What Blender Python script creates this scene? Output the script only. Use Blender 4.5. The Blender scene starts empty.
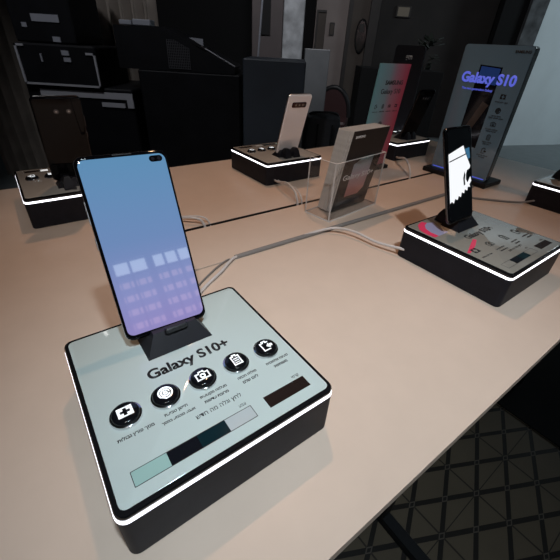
import bpy, bmesh, math, random
from math import cos, sin, pi, radians
from mathutils import Matrix, Vector

sc = bpy.context.scene
col = sc.collection
random.seed(7)

# ------------------------------------------------------------------ frames
T = radians(37.859)          # the table runs at this angle to the view
TZ = 0.75                    # table top height
def W(u, v, z=0.0):          # table frame (u along the table, v across it, z above the top) -> world
    return Vector((cos(T)*u - sin(T)*v, sin(T)*u + cos(T)*v, z + TZ))

# ------------------------------------------------------------------ camera
cam_d = bpy.data.cameras.new('camera')
cam = bpy.data.objects.new('camera', cam_d); col.objects.link(cam)
PITCH, ROLL = radians(33.9876), radians(3.5087)
cp, sp, cr, sr = cos(PITCH), sin(PITCH), cos(ROLL), sin(ROLL)
fwd = Vector((0, cp, -sp)); r0 = Vector((1, 0, 0)); u0 = Vector((0, sp, cp))
rx = cr*r0 + sr*u0; uy = -sr*r0 + cr*u0
M = Matrix.Identity(4)
for i in range(3):
    M[i][0] = rx[i]; M[i][1] = uy[i]; M[i][2] = -fwd[i]; M[i][3] = (0, 0, 1.05)[i]
cam.matrix_world = M
cam_d.sensor_width = 36; cam_d.lens = 347.827/560*36; cam_d.clip_start = 0.02
sc.camera = cam

# ------------------------------------------------------------------ world, lights, exposure
sc.view_settings.view_transform = 'Standard'; sc.view_settings.look = 'None'
sc.view_settings.exposure = 0.0; sc.view_settings.gamma = 1.0
sc.view_settings.use_curve_mapping = False
w = bpy.data.worlds.new('world'); sc.world = w; w.use_nodes = True
w.node_tree.nodes['Background'].inputs[0].default_value = (0.55, 0.62, 0.75, 1)
w.node_tree.nodes['Background'].inputs[1].default_value = 0.02

def spot(name, loc, target, energy, color, size, angle=70, blend=0.7):
    d = bpy.data.lights.new(name, 'SPOT'); d.energy = energy; d.color = color
    d.shadow_soft_size = size; d.spot_size = radians(angle); d.spot_blend = blend
    o = bpy.data.objects.new(name, d); col.objects.link(o)
    o.location = loc; o.rotation_euler = (Vector(target)-Vector(loc)).to_track_quat('-Z', 'Y').to_euler()
    return o
def area(name, loc, target, energy, color, sx, sy):
    d = bpy.data.lights.new(name, 'AREA'); d.energy = energy; d.color = color
    d.shape = 'RECTANGLE'; d.size = sx; d.size_y = sy
    o = bpy.data.objects.new(name, d); col.objects.link(o)
    o.location = loc; o.rotation_euler = (Vector(target)-Vector(loc)).to_track_quat('-Z', 'Y').to_euler()
    return o
spot('warm_ceiling_spot', W(0.75, 1.25, 2.2), W(0.48, 0.48), 48, (1.0, 0.56, 0.33), 0.03, 42, 0.95)
spot('cool_ceiling_spot', W(0.06, -0.22, 1.05), W(0.21, 0.0), 37, (0.73, 0.89, 1.0), 0.03, 61, 1.0)
spot('front_spot', W(-0.45, -0.72, 2.0), W(0.52, 0.76), 72, (1.0, 0.94, 0.89), 0.04, 38, 0.9)
spot('equipment_fill', (-1.15, 0.75, 3.1), (-0.75, 2.35, 0.75), 100, (0.92, 0.95, 1.0), 0.1, 58, 0.7)  # unseen fill added to lift the dark equipment, no stage lamp
area('side_fill', (5.2, 3.6, 3.0), (4.6, 5.8, 0.6), 62, (0.78, 0.93, 1.0), 1.2, 0.6)  # unseen cool fill added to brighten the right wall and floor
spot('back_room_fill', (0.15, 1.7, 3.1), (0.15, 5.6, 0.9), 185, (0.96, 0.96, 1.0), 0.07, 84, 0.6)  # unseen fill added to brighten the pillar and back walls

# ------------------------------------------------------------------ materials
MATS = {}
def mat(name, color, rough=0.5, metal=0.0, spec=0.5, coat=0.0, emit=None, estr=0.0, trans=0.0, ior=1.5,
        noise=0.0, nscale=20.0, bump=0.0):
    if name in MATS: return MATS[name]
    m = bpy.data.materials.new(name); m.use_nodes = True
    nt = m.node_tree; b = nt.nodes['Principled BSDF']
    c = tuple(color) + (1,)
    b.inputs['Base Color'].default_value = c
    b.inputs['Roughness'].default_value = rough; b.inputs['Metallic'].default_value = metal
    b.inputs['Specular IOR Level'].default_value = spec
    b.inputs['Coat Weight'].default_value = coat; b.inputs['Coat Roughness'].default_value = 0.03
    b.inputs['IOR'].default_value = ior; b.inputs['Transmission Weight'].default_value = trans
    if emit: 
        b.inputs['Emission Color'].default_value = tuple(emit)+(1,); b.inputs['Emission Strength'].default_value = estr
    if noise or bump:
        tc = nt.nodes.new('ShaderNodeTexCoord'); n = nt.nodes.new('ShaderNodeTexNoise')
        n.inputs['Scale'].default_value = nscale; n.inputs['Detail'].default_value = 6
        nt.links.new(tc.outputs['Object'], n.inputs['Vector'])
        if noise:
            r = nt.nodes.new('ShaderNodeValToRGB')
            r.color_ramp.elements[0].position = 0.3; r.color_ramp.elements[1].position = 0.7
            r.color_ramp.elements[0].color = tuple(x*(1-noise) for x in color)+(1,)
            r.color_ramp.elements[1].color = tuple(min(1, x*(1+noise)) for x in color)+(1,)
            nt.links.new(n.outputs['Fac'], r.inputs['Fac']); nt.links.new(r.outputs['Color'], b.inputs['Base Color'])
        if bump:
            bp = nt.nodes.new('ShaderNodeBump'); bp.inputs['Strength'].default_value = bump
            bp.inputs['Distance'].default_value = 0.01
            nt.links.new(n.outputs['Fac'], bp.inputs['Height']); nt.links.new(bp.outputs['Normal'], b.inputs['Normal'])
    MATS[name] = m; return m
def srgb(r, g, b):
    f = lambda c: ((c/255+0.055)/1.055)**2.4 if c > 10 else c/255/12.92
    return (f(r), f(g), f(b))
def ramp_mat(name, axis, stops, rough=0.3, emission=0.0, spec=0.5, lo=0.0, hi=1.0, coord='Object'):
    """colour gradient along one object axis between lo and hi"""
    m = bpy.data.materials.new(name); m.use_nodes = True; nt = m.node_tree; b = nt.nodes['Principled BSDF']
    tc = nt.nodes.new('ShaderNodeTexCoord'); sx = nt.nodes.new('ShaderNodeSeparateXYZ')
    mr = nt.nodes.new('ShaderNodeMapRange'); mr.inputs['From Min'].default_value = lo; mr.inputs['From Max'].default_value = hi
    r = nt.nodes.new('ShaderNodeValToRGB')
    while len(r.color_ramp.elements) < len(stops): r.color_ramp.elements.new(0.5)
    for e, (p, c) in zip(r.color_ramp.elements, stops): e.position = p; e.color = tuple(c)+(1,)
    nt.links.new(tc.outputs[coord], sx.inputs[0]); nt.links.new(sx.outputs[axis], mr.inputs['Value'])
    nt.links.new(mr.outputs['Result'], r.inputs['Fac'])
    b.inputs['Roughness'].default_value = rough; b.inputs['Specular IOR Level'].default_value = spec
    if emission:
        b.inputs['Base Color'].default_value = (0.005, 0.005, 0.006, 1)
        nt.links.new(r.outputs['Color'], b.inputs['Emission Color']); b.inputs['Emission Strength'].default_value = emission
    else: nt.links.new(r.outputs['Color'], b.inputs['Base Color'])
    return m

BODY = mat('charcoal_laminate', (0.0145, 0.0145, 0.0195), 0.5, spec=0.15, noise=0.15, nscale=60)
RIM = mat('gloss_black_rim', (0.008, 0.008, 0.009), 0.12)
STRIP = mat('light_strip', (0.9, 0.9, 0.9), 0.4, emit=(0.93, 0.92, 1.0), estr=2.6)
CHROME = mat('chrome', (0.75, 0.75, 0.77), 0.12, metal=1.0)
DOME = mat('gloss_black_button', (0.006, 0.006, 0.008), 0.08)
ICONW = mat('white_glow_icon', (0.85, 0.86, 0.86), 0.4, emit=(0.9, 0.95, 1.0), estr=0.45)  # white icons with a weak emission put into their colour
INK = mat('black_ink', (0.012, 0.012, 0.014), 0.45)
CRADLE = mat('satin_black_plastic', (0.012, 0.012, 0.016), 0.35, noise=0.1, nscale=80)
PLATE_MINT = mat('mint_glass_top', (0.56, 0.64, 0.62), 0.07, coat=0.3)
PLATE_GREY = mat('grey_glass_top', (0.27, 0.26, 0.23), 0.05, coat=0.3)
PLATE_DARK = mat('taupe_glass_top', (0.40, 0.38, 0.35), 0.05, coat=0.3)
FRAME = mat('polished_steel', (0.70, 0.70, 0.72), 0.36, metal=1.0)
DARKFRAME = mat('polished_black_metal', (0.10, 0.10, 0.11), 0.18, metal=1.0)
GLASSBLK = mat('black_phone_glass', (0.003, 0.003, 0.004), 0.03, spec=0.18)
WHITEBACK = mat('silver_white_phone_back', (0.95, 0.93, 0.96), 0.10, metal=0.12)
LENS = mat('lens_glass', (0.02, 0.02, 0.03), 0.05, coat=1.0)
LENSRING = mat('lens_ring', (0.35, 0.35, 0.36), 0.2, metal=1.0)
CAMRED = mat('dark_red_camera_glass', (0.045, 0.015, 0.015), 0.12)
def acrylic(name, clear, gloss_ior, milky):
    m = bpy.data.materials.new(name); m.use_nodes = True; nt = m.node_tree; nt.nodes.remove(nt.nodes['Principled BSDF'])
    out = nt.nodes['Material Output']; t = nt.nodes.new('ShaderNodeBsdfTransparent'); g = nt.nodes.new('ShaderNodeBsdfGlossy')
    t.inputs['Color'].default_value = (clear, clear, clear, 1); g.inputs['Roughness'].default_value = 0.02
    lw = nt.nodes.new('ShaderNodeLayerWeight'); pw = nt.nodes.new('ShaderNodeMath'); pw.operation = 'POWER'; pw.inputs[1].default_value = 4.0
    lw.inputs['Blend'].default_value = 0.5; nt.links.new(lw.outputs['Facing'], pw.inputs[0])
    f = nt.nodes.new('ShaderNodeMath'); f.operation = 'MULTIPLY_ADD'; f.inputs[1].default_value = 0.55; f.inputs[2].default_value = gloss_ior
    nt.links.new(pw.outputs[0], f.inputs[0])
    mx = nt.nodes.new('ShaderNodeMixShader'); nt.links.new(f.outputs[0], mx.inputs[0]); nt.links.new(t.outputs[0], mx.inputs[1]); nt.links.new(g.outputs[0], mx.inputs[2])
    dd = nt.nodes.new('ShaderNodeBsdfDiffuse'); dd.inputs['Color'].default_value = (0.85, 0.83, 0.82, 1)
    m2 = nt.nodes.new('ShaderNodeMixShader'); m2.inputs[0].default_value = milky
    nt.links.new(mx.outputs[0], m2.inputs[1]); nt.links.new(dd.outputs[0], m2.inputs[2]); nt.links.new(m2.outputs[0], out.inputs['Surface'])
    return m
ACRYL = acrylic('clear_acrylic', 0.97, 0.03, 0.012)
ACRYL_EDGE = acrylic('polished_acrylic_edge', 0.95, 0.08, 0.72)
PAPER = mat('leaflet_paper', (0.62, 0.60, 0.58), 0.7, noise=0.10, nscale=150)
COVER = mat('dark_brown_cover', (0.026, 0.020, 0.018), 0.5, spec=0.2)
SILVERINK = mat('silver_ink', (0.88, 0.88, 0.90), 0.4)
CABLEW = mat('white_cable', (0.62, 0.58, 0.56), 0.4)
CABLEG = mat('grey_cable', (0.22, 0.205, 0.195), 0.5)
BLACKCASE = mat('black_flight_case', (0.0040, 0.0040, 0.0052), 0.6, spec=0.15, noise=0.3, nscale=8)
CASEEDGE = mat('aluminium_edge', (0.34, 0.34, 0.37), 0.45, metal=0.3)
LABELGREY = mat('grey_sticker', (0.20, 0.205, 0.235), 0.6)
PANELBLUE = mat('blue_black_panel', (0.016, 0.021, 0.030), 0.6, noise=0.35, nscale=3)
CONCRETE = mat('grey_concrete', (0.20, 0.21, 0.22), 0.85, noise=0.35, nscale=14, bump=0.4)
DARKWALL = mat('dark_brown_plaster', (0.0125, 0.0105, 0.010), 0.9, noise=0.25, nscale=4)
PALEWALL = mat('warm_grey_plaster', (0.20, 0.17, 0.16), 0.9, noise=0.12, nscale=3)
LIGHTWALL = mat('pale_grey_plaster', (0.50, 0.55, 0.57), 0.9, noise=0.06, nscale=2.5, bump=0.1)
BLACKPAINT = mat('black_paint', (0.005, 0.005, 0.0055), 0.85, spec=0.2)
DARKWOOD = mat('dark_wood', (0.012, 0.009, 0.008), 0.6, noise=0.3, nscale=12)
TAN = mat('tan_door_leaf', (0.045, 0.034, 0.027), 0.7, noise=0.1, nscale=5)
REDPLASTIC = mat('dark_red_fabric', (0.022, 0.003, 0.0035), 0.6)
STEEL = mat('black_steel', (0.008, 0.008, 0.009), 0.5, spec=0.25)

# ------------------------------------------------------------------ mesh helpers
def tag(o, label=None, cat=None, group=None, kind=None):
    if label: o['label'] = label
    if cat: o['category'] = cat
    if group: o['group'] = group
    if kind: o['kind'] = kind
    return o
def empty(name, loc=(0, 0, 0), rot=(0, 0, 0)):
    o = bpy.data.objects.new(name, None); col.objects.link(o)
    o.empty_display_size = 0.02; o.location = loc; o.rotation_euler = rot
    return o
class MB:
    def __init__(s): s.bm = bmesh.new()
    def loops(s, loops, cap0=True, cap1=True, closed=True):
        bm = s.bm; L = [[bm.verts.new(p) for p in lp] for lp in loops]; n = len(L[0])
        for a, b in zip(L[:-1], L[1:]):
            for i in range(n if closed else n-1):
                j = (i+1) % n
                try: bm.faces.new((a[i], a[j], b[j], b[i]))
                except ValueError: pass
        if cap0: bm.faces.new(list(reversed(L[0])))
        if cap1: bm.faces.new(L[-1])
        return s
    def box(s, x0, x1, y0, y1, z0, z1, M=None):
        P = [[(x0,y0,z),(x1,y0,z),(x1,y1,z),(x0,y1,z)] for z in (z0, z1)]
        if M is not None: P = [[tuple(M @ Vector(p)) for p in l] for l in P]
        return s.loops(P)
    def bevbox(s, x0, x1, y0, y1, z0, z1, b=0.004):
        def lp(i, z): return [(x0+i,y0+i,z),(x1-i,y0+i,z),(x1-i,y1-i,z),(x0+i,y1-i,z)]
        def oc(i, z):
            k = b
            a = [(x0+k,y0+i),(x1-k,y0+i),(x1-i,y0+k),(x1-i,y1-k),(x1-k,y1-i),(x0+k,y1-i),(x0+i,y1-k),(x0+i,y0+k)]
            return [(p[0], p[1], z) for p in a]
        return s.loops([oc(b*.6, z0), oc(0, z0+b), oc(0, z1-b), oc(b*.6, z1)])
    def rr(s, w, d, r, levels, cx=0, cy=0, n=6, ax='z'):
        """rounded rectangle lofted through levels [(h, inset), ...] along z (or along y)"""
        lps = []
        for h, ins in levels:
            lp = []
            ww, dd, rr = w/2-ins, d/2-ins, max(r-ins, 0.0002)
            for qx, qy, a0 in ((1,-1,-90),(1,1,0),(-1,1,90),(-1,-1,180)):
                for k in range(n+1):
                    a = radians(a0 + 90*k/n)
                    x = cx+qx*(ww-rr)+rr*cos(a); y = cy+qy*(dd-rr)+rr*sin(a)
                    lp.append((x, y, h) if ax == 'z' else (x, h, y))
            if ax == 'y': lp.reverse()
            lps.append(lp)
        return s.loops(lps)
    def ringband(s, w, d, r, band, z0, z1, cx=0, cy=0, n=6):
        """hollow rounded rectangle frame"""
        def lp(ins, z):
            out = []
            ww, dd, q = w/2-ins, d/2-ins, max(r-ins, 0.0003)
            for qx, qy, a0 in ((1,-1,-90),(1,1,0),(-1,1,90),(-1,-1,180)):
                for k in range(n+1):
                    a = radians(a0+90*k/n); out.append((cx+qx*(ww-q)+q*cos(a), cy+qy*(dd-q)+q*sin(a), z))
            return out
        return s.loops([lp(0,z0), lp(0,z1), lp(band,z1), lp(band,z0), lp(0,z0)], False, False)
    def lathe(s, prof, cx=0, cy=0, n=28, cap=True):
        lps = [[(cx+r*cos(2*pi*k/n), cy+r*sin(2*pi*k/n), z) for k in range(n)] for r, z in prof]
        return s.loops(lps, cap, cap)
    def cyl(s, p, q, r, n=14, r2=None):
        p, q = Vector(p), Vector(q); d = (q-p).normalized()
        a = d.orthogonal().normalized(); b = d.cross(a); r2 = r if r2 is None else r2
        return s.loops([[tuple(c + (a*cos(2*pi*k/n) + b*sin(2*pi*k/n))*rr) for k in range(n)] for c, rr in ((p, r), (q, r2))])
    def tube(s, pts, r, n=10):
        pts = [Vector(p) for p in pts]; lps = []; a = None
        for i, p in enumerate(pts):
            t = (pts[min(i+1, len(pts)-1)] - pts[max(i-1, 0)]).normalized()
            if a is None: a = t.orthogonal().normalized()
            a = (a - t*a.dot(t)).normalized(); b = t.cross(a)
            lps.append([tuple(p + (a*cos(2*pi*k/n)+b*sin(2*pi*k/n))*r) for k in range(n)])
        return s.loops(lps)
    def poly(s, pts, z0, z1):
        """flat polygon outline (x, y) extruded z0..z1"""
        return s.loops([[(x, y, z) for x, y in pts] for z in (z0, z1)])
    def line(s, pts, wd, z0, z1, closed=False):
        P = list(pts) + ([pts[0]] if closed else [])
        for (x0, y0), (x1, y1) in zip(P[:-1], P[1:]):
            L = math.hypot(x1-x0, y1-y0) or 1e-6; dx, dy = (x1-x0)/L*wd/2, (y1-y0)/L*wd/2
            s.poly([(x0-dx+dy, y0-dy-dx), (x1+dx+dy, y1+dy-dx), (x1+dx-dy, y1+dy+dx), (x0-dx-dy, y0-dy+dx)], z0, z1)
        return s
    def build(s, name, m, parent=None, loc=None, rot=None, smooth=False):
        bmesh.ops.recalc_face_normals(s.bm, faces=s.bm.faces[:])
        me = bpy.data.meshes.new(name); s.bm.to_mesh(me); s.bm.free()
        if smooth:
            for p in me.polygons: p.use_smooth = True
            me.set_sharp_from_angle(angle=radians(40))
        me.materials.append(m)
        o = bpy.data.objects.new(name, me); col.objects.link(o)
        if parent: o.parent = parent
        if loc is not None: o.location = loc
        if rot is not None: o.rotation_euler = rot
        return o
def spline(pts, n=8):
    P = [Vector(p) for p in pts]; P = [2*P[0]-P[1]] + P + [2*P[-1]-P[-2]]; out = []
    for i in range(1, len(P)-2):
        a, b, c, d = P[i-1:i+3]
        for k in range(n):
            t = k/n
            out.append(0.5*((2*b)+(c-a)*t+(2*a-5*b+4*c-d)*t*t+(3*b-a-3*c+d)*t**3))
    out.append(P[-2]); return out
def arc(cx, cy, r, a0, a1, n=16):
    return [(cx+r*cos(radians(a0+(a1-a0)*k/n)), cy+r*sin(radians(a0+(a1-a0)*k/n))) for k in range(n+1)]
def text_mesh(s, m, parent, x, y, z, width=None, height=None, bold=0.0, name='printed_text', plane='xy', thick=0.00015, align='l', xscale=None):
    """writing as a thin mesh; fitted to width or to cap height; plane 'xy' lies flat, 'xz' stands facing -y"""
    cu = bpy.data.curves.new('writing', 'FONT'); cu.body = s; cu.size = 1.0; cu.offset = bold
    o = bpy.data.objects.new('writing', cu); col.objects.link(o)
    dg = bpy.context.evaluated_depsgraph_get()
    me = bpy.data.meshes.new_from_object(o.evaluated_get(dg))
    bpy.data.objects.remove(o); bpy.data.curves.remove(cu)
    xs = [v.co.x for v in me.vertices]; ys = [v.co.y for v in me.vertices]
    if not xs: return None
    x0, x1 = min(xs), max(xs); k = width/(x1-x0) if width else height/0.73
    ky = height/0.73 if (width and height) else k
    kx = k
    wd = (x1-x0)*kx; ox = {'l': 0, 'c': -wd/2, 'r': -wd}[align]
    bm = bmesh.new(); bm.from_mesh(me)
    r = bmesh.ops.extrude_face_region(bm, geom=bm.faces[:])
    up = [v for v in r['geom'] if isinstance(v, bmesh.types.BMVert)]
    ups = set(up)
    for v in bm.verts:
        X = (v.co.x-x0)*kx+ox; Y = v.co.y*ky; h = thick if v in ups else 0.0
        v.co = Vector((x+X, y+Y, z+h)) if plane == 'xy' else Vector((x+X, z-h, y+Y))
    bmesh.ops.recalc_face_normals(bm, faces=bm.faces[:])
    bm.to_mesh(me); bm.free(); me.materials.clear(); me.materials.append(m); me.name = name
    t = bpy.data.objects.new(name, me); col.objects.link(t)
    if parent: t.parent = parent
    return t
def heb(s): return s[::-1]

# ------------------------------------------------------------------ the room
def tiled_floor():
    m = bpy.data.materials.new('patterned_floor_tiles'); m.use_nodes = True; nt = m.node_tree; b = nt.nodes['Principled BSDF']
    N = nt.nodes.new; Lk = nt.links.new
    geo = N('ShaderNodeNewGeometry'); sx = N('ShaderNodeSeparateXYZ'); Lk(geo.outputs['Position'], sx.inputs[0])
    def mth(op, a, bb=None, c=None):
        n = N('ShaderNodeMath'); n.operation = op
        for i, vv in enumerate((a, bb, c)):
            if vv is None: continue
            if isinstance(vv, (int, float)): n.inputs[i].default_value = vv
            else: Lk(vv, n.inputs[i])
        return n.outputs[0]
    ox, oy = 0.750, 0.626; ax, ay, bx, by = 0.0999, 0.0206, 0.0416, 0.0932
    det = ax*by-ay*bx
    X = mth('SUBTRACT', sx.outputs[0], ox); Y = mth('SUBTRACT', sx.outputs[1], oy)
    i = mth('SUBTRACT', mth('MULTIPLY', X, by/det), mth('MULTIPLY', Y, bx/det))
    j = mth('SUBTRACT', mth('MULTIPLY', Y, ax/det), mth('MULTIPLY', X, ay/det))
    fi = mth('SUBTRACT', i, mth('FLOOR', i)); fj = mth('SUBTRACT', j, mth('FLOOR', j))
    di = mth('ABSOLUTE', mth('SUBTRACT', i, mth('ROUND', i))); dj = mth('ABSOLUTE', mth('SUBTRACT', j, mth('ROUND', j)))
    band = mth('LESS_THAN', mth('MINIMUM', di, dj), 0.075)
    node = mth('LESS_THAN', mth('MAXIMUM', di, dj), 0.085)
    node_in = mth('LESS_THAN', mth('MAXIMUM', di, dj), 0.05)
    mm = mth('FLOORED_MODULO', mth('SUBTRACT', mth('FLOOR', i), mth('FLOOR', j)), 4.0)
    mm = mth('ROUND', mm)
    dmain = mth('LESS_THAN', mth('ABSOLUTE', mth('SUBTRACT', fi, fj)), 0.028)
    danti = mth('LESS_THAN', mth('ABSOLUTE', mth('SUBTRACT', mth('ADD', fi, fj), 1.0)), 0.028)
    is0 = mth('LESS_THAN', mm, 0.5); isodd = mth('LESS_THAN', mth('ABSOLUTE', mth('SUBTRACT', mth('FLOORED_MODULO', mm, 2.0), 1.0)), 0.5)
    diag = mth('ADD', mth('MULTIPLY', dmain, is0), mth('MULTIPLY', danti, isodd))
    noise = N('ShaderNodeTexNoise'); noise.inputs['Scale'].default_value = 9; noise.inputs['Detail'].default_value = 5
    Lk(geo.outputs['Position'], noise.inputs['Vector'])
    def mix(fac, a, bb):
        n = N('ShaderNodeMix'); n.data_type = 'RGBA'
        if isinstance(fac, (int, float)): n.inputs[0].default_value = fac
        else: Lk(fac, n.inputs[0])
        for idx, vv in ((6, a), (7, bb)):
            if isinstance(vv, tuple): n.inputs[idx].default_value = vv+(1,)
            else: Lk(vv, n.inputs[idx])
        return n.outputs[2]
    base = mix(noise.outputs['Fac'], FL_A, FL_B)
    c = mix(diag, base, FL_LINE); c = mix(band, c, FL_BAND); c = mix(node, c, FL_NODE); c = mix(node_in, c, FL_BAND)
    # bare concrete starts beyond the tiled area
    far = mth('GREATER_THAN', sx.outputs[1], 2.6)
    conc = mix(noise.outputs['Fac'], (0.10, 0.115, 0.12), (0.17, 0.19, 0.195))
    c = mix(far, c, conc)
    Lk(c, b.inputs['Base Color']); b.inputs['Roughness'].default_value = 0.55; b.inputs['Specular IOR Level'].default_value = 0.3
    return m
FL_A, FL_B, FL_LINE, FL_BAND, FL_NODE = (0.078,0.059,0.038), (0.104,0.080,0.053), (0.026,0.019,0.013), (0.010,0.007,0.005), (0.075,0.060,0.047)
def struct(name, mb, m): return tag(mb.build(name, m), kind='structure')
struct('floor', MB().box(-6, 9, -5.5, 8.2, -0.1, 0.0), tiled_floor())
struct('ceiling', MB().box(-6, 9, -5.5, 8.2, 3.3, 3.4), mat('dark_ceiling', (0.10, 0.10, 0.105), 0.9, noise=0.2, nscale=2))
struct('wall_left', MB().box(-6.1, -6, -5.5, 8.2, 0, 3.3), DARKWALL)
struct('wall_right', MB().box(9, 9.1, -5.5, 8.2, 0, 3.3), LIGHTWALL)
struct('wall_back', MB().box(-6, 9, 8.1, 8.2, 0, 3.3), BLACKPAINT)

# pale plaster wall on the right, with its rough cut edge
def rough_wall():
    mb = MB(); lps = []
    rnd = random.Random(3); n = 26
    for q in (0.0, 0.4):
        left = []
        for k in range(n+1):
            x = 2.95+rnd.uniform(-.03, .03) if q == 0 else 2.98
            left.append((x, 5.36+0.329*(x-2.95)+q, 3.3*k/n))
        lps.append(left + [(9.0, 7.35+q, 3.3), (9.0, 7.35+q, 0)])
    mb.loops(lps); return mb
struct('wall_pale', rough_wall(), LIGHTWALL)
struct('trim_1', MB().box(2.77, 2.965, 5.32, 5.46, 0, 3.3), mat('rough_grey_edge', (0.075, 0.08, 0.085), 0.95, noise=0.5, nscale=9, bump=0.8))
struct('wall_middle', MB().box(1.05, 2.56, 5.7, 5.85, 0, 3.3), DARKWALL)
struct('trim_2', MB().box(2.48, 2.77, 5.38, 5.50, 0, 3.3), BLACKPAINT)
struct('wall_lit', MB().box(0.25, 0.66, 5.6, 5.75, 0, 3.3), PALEWALL)
struct('trim_3', MB().box(0.66, 0.71, 5.55, 5.75, 0, 3.3), DARKWOOD)
struct('wall_alcove', MB().box(0.71, 0.93, 5.6, 5.75, 0, 3.3), TAN)
struct('trim_4', MB().box(0.93, 1.05, 5.55, 5.75, 0, 3.3), DARKWOOD)
struct('wall_shade', MB().box(-6, 0.25, 5.8, 5.95, 0, 3.3), BLACKPAINT)
d1 = struct('door_1', MB().bevbox(0.283, 0.385, 5.57, 5.6, 0.0, 1.42, 0.003), TAN)
dfr = MB(); dfr.box(0.262, 0.283, 5.555, 5.6, 0, 1.445); dfr.box(0.283, 0.385, 5.555, 5.6, 1.42, 1.445)
dfr.build('door_frame', DARKWOOD, d1)

# wall behind the viewer: big factory window, mirrored in the phone glass
FY = -3.0
def TB(u, v, z): return W(u, v, z)
wf = MB()
tm = Matrix.Translation((0, 0, 0)) @ Matrix.Rotation(T, 4, 'Z')
WX0, WX1, WZ0, WZ1 = 0.14, 1.20, 1.40, 2.22
for (a, b, c, d) in ((-2.6, WX0, 0, 3.3), (WX1, 4.4, 0, 3.3), (WX0, WX1, 0, WZ0), (WX0, WX1, WZ1, 3.3)):
    wf.box(a, b, FY-0.12, FY, c, d, tm)
struct('wall_front', wf, mat('rear_wall_plaster', (0.30, 0.31, 0.33), 0.9, noise=0.08, nscale=2))
def window_panes():
    m = bpy.data.materials.new('window_daylight'); m.use_nodes = True; nt = m.node_tree; b = nt.nodes['Principled BSDF']
    N = nt.nodes.new; Lk = nt.links.new
    tc = N('ShaderNodeTexCoord'); sx = N('ShaderNodeSeparateXYZ'); Lk(tc.outputs['Object'], sx.inputs[0])
    def mth(op, a, v):
        n = N('ShaderNodeMath'); n.operation = op; Lk(a, n.inputs[0]); n.inputs[1].default_value = v; return n.outputs[0]
    bx = mth('GREATER_THAN', mth('FLOORED_MODULO', sx.outputs[0], 0.082), 0.016)
    bz = mth('LESS_THAN', mth('FLOORED_MODULO', mth('SUBTRACT', sx.outputs[2], 1.928), 0.145), 0.064)
    an = N('ShaderNodeMath'); an.operation = 'MULTIPLY'; Lk(bx, an.inputs[0]); Lk(bz, an.inputs[1])
    wv = N('ShaderNodeMix'); wv.data_type = 'RGBA'; Lk(an.outputs[0], wv.inputs[0])
    wv.inputs[6].default_value = (0.06, 0.07, 0.10, 1); wv.inputs[7].default_value = (0.80, 0.52, 0.52, 1)
    gt = N('ShaderNodeMath'); gt.operation = 'GREATER_THAN'; gt.inputs[1].default_value = 2.06; Lk(sx.outputs[2], gt.inputs[0])
    mx = N('ShaderNodeMix'); mx.data_type = 'RGBA'; Lk(gt.outputs[0], mx.inputs[0]); Lk(wv.outputs[2], mx.inputs[6])
    mx.inputs[7].default_value = (1.3, 1.5, 1.6, 1)
    Lk(mx.outputs[2], b.inputs['Emission Color']); b.inputs['Emission Strength'].default_value = WIN_E
    b.inputs['Base Color'].default_value = (0.02, 0.02, 0.02, 1); return m
WIN_E = 3.5
win = tag(MB().box(WX0, WX1, FY-0.07, FY-0.06, WZ0, WZ1).build('window_1', window_panes(), rot=(0, 0, T)), kind='structure')
fb = MB()
fb.box(0.465, 0.53, FY-0.06, FY-0.02, WZ0, WZ1)
for x in (WX0, 0.30, 0.53, 0.66, 0.80, 0.94, 1.07, WX1):
    fb.box(x-0.012, x+0.012, FY-0.06, FY-0.03, WZ0, WZ1)
for z in (WZ0, 2.06, WZ1): fb.box(WX0, WX1, FY-0.06, FY-0.03, z-0.010, z+0.010)
fb.build('window_frame', BLACKPAINT, win)

# ------------------------------------------------------------------ display table
table = tag(empty('display_table', W(0.4, 0.51, -TZ), (0, 0, T)), 'long beige laminate display table carrying all the lit phone plinths', 'table')
TOP = mat('beige_laminate', (0.68, 0.535, 0.435), 0.33, spec=0.4, noise=0.02, nscale=30)
def tl(u, v): return (u-0.4, v-0.51)
U0, U1 = -0.75, 1.437
H0, H1 = 0.135, 1.10        # the cable hatch between these
tb = MB()
for u0_, u1_, v0_, v1_ in ((U0, U1, 0.0465, 0.4415), (U0, U1, 0.5860, 0.971), (U0, H0, 0.4415, 0.5860), (H1, U1, 0.4415, 0.5860)):
    a, b = tl(u0_, v0_); c, e_ = tl(u1_, v1_); tb.box(a, c, b, e_, TZ-0.014, TZ)
tb.build('tabletop', TOP, table)
a, b = tl(H0+0.002, 0.4450); c, e_ = tl(H1-0.002, 0.5762)
MB().bevbox(a, c, b, e_, TZ-0.018, TZ, 0.0008).build('cable_hatch', TOP, table)
ln = MB()
for v0_, v1_ in ((0.4415, 0.4424), (0.5851, 0.5860)):
    a, b = tl(H0, v0_); c, e_ = tl(H1, v1_); ln.box(a, c, b, e_, TZ-0.05, TZ-0.0006)
ln.build('slot_lining', STEEL, table)
x0, y0 = tl(H0-.02, 0.43); x1, y1 = tl(H1+.02, 0.60)
MB().box(x0, x1, y0, y1, TZ-0.09, TZ-0.05).build('cable_trough', STEEL, table)
for u in (-0.45, 0.515, 1.30):
    x, _ = tl(u, 0)
    lg = MB()
    lg.bevbox(x-0.016, x+0.016, -0.515 if u < 1 else -0.36, 0.455, 0.0, 0.028, 0.003)
    foot = lg.build('leg_foot', STEEL, table)
    for v in (0.16, 0.86):
        _, y = tl(0, v)
        MB().bevbox(x-0.02, x+0.02, y-0.02, y+0.02, 0.028, TZ-0.06, 0.003).build('leg', STEEL, table)
    MB().box(x-0.018, x+0.018, -0.42, 0.43, TZ-0.06, TZ-0.0145).build('crossbar', STEEL, table)

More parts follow.
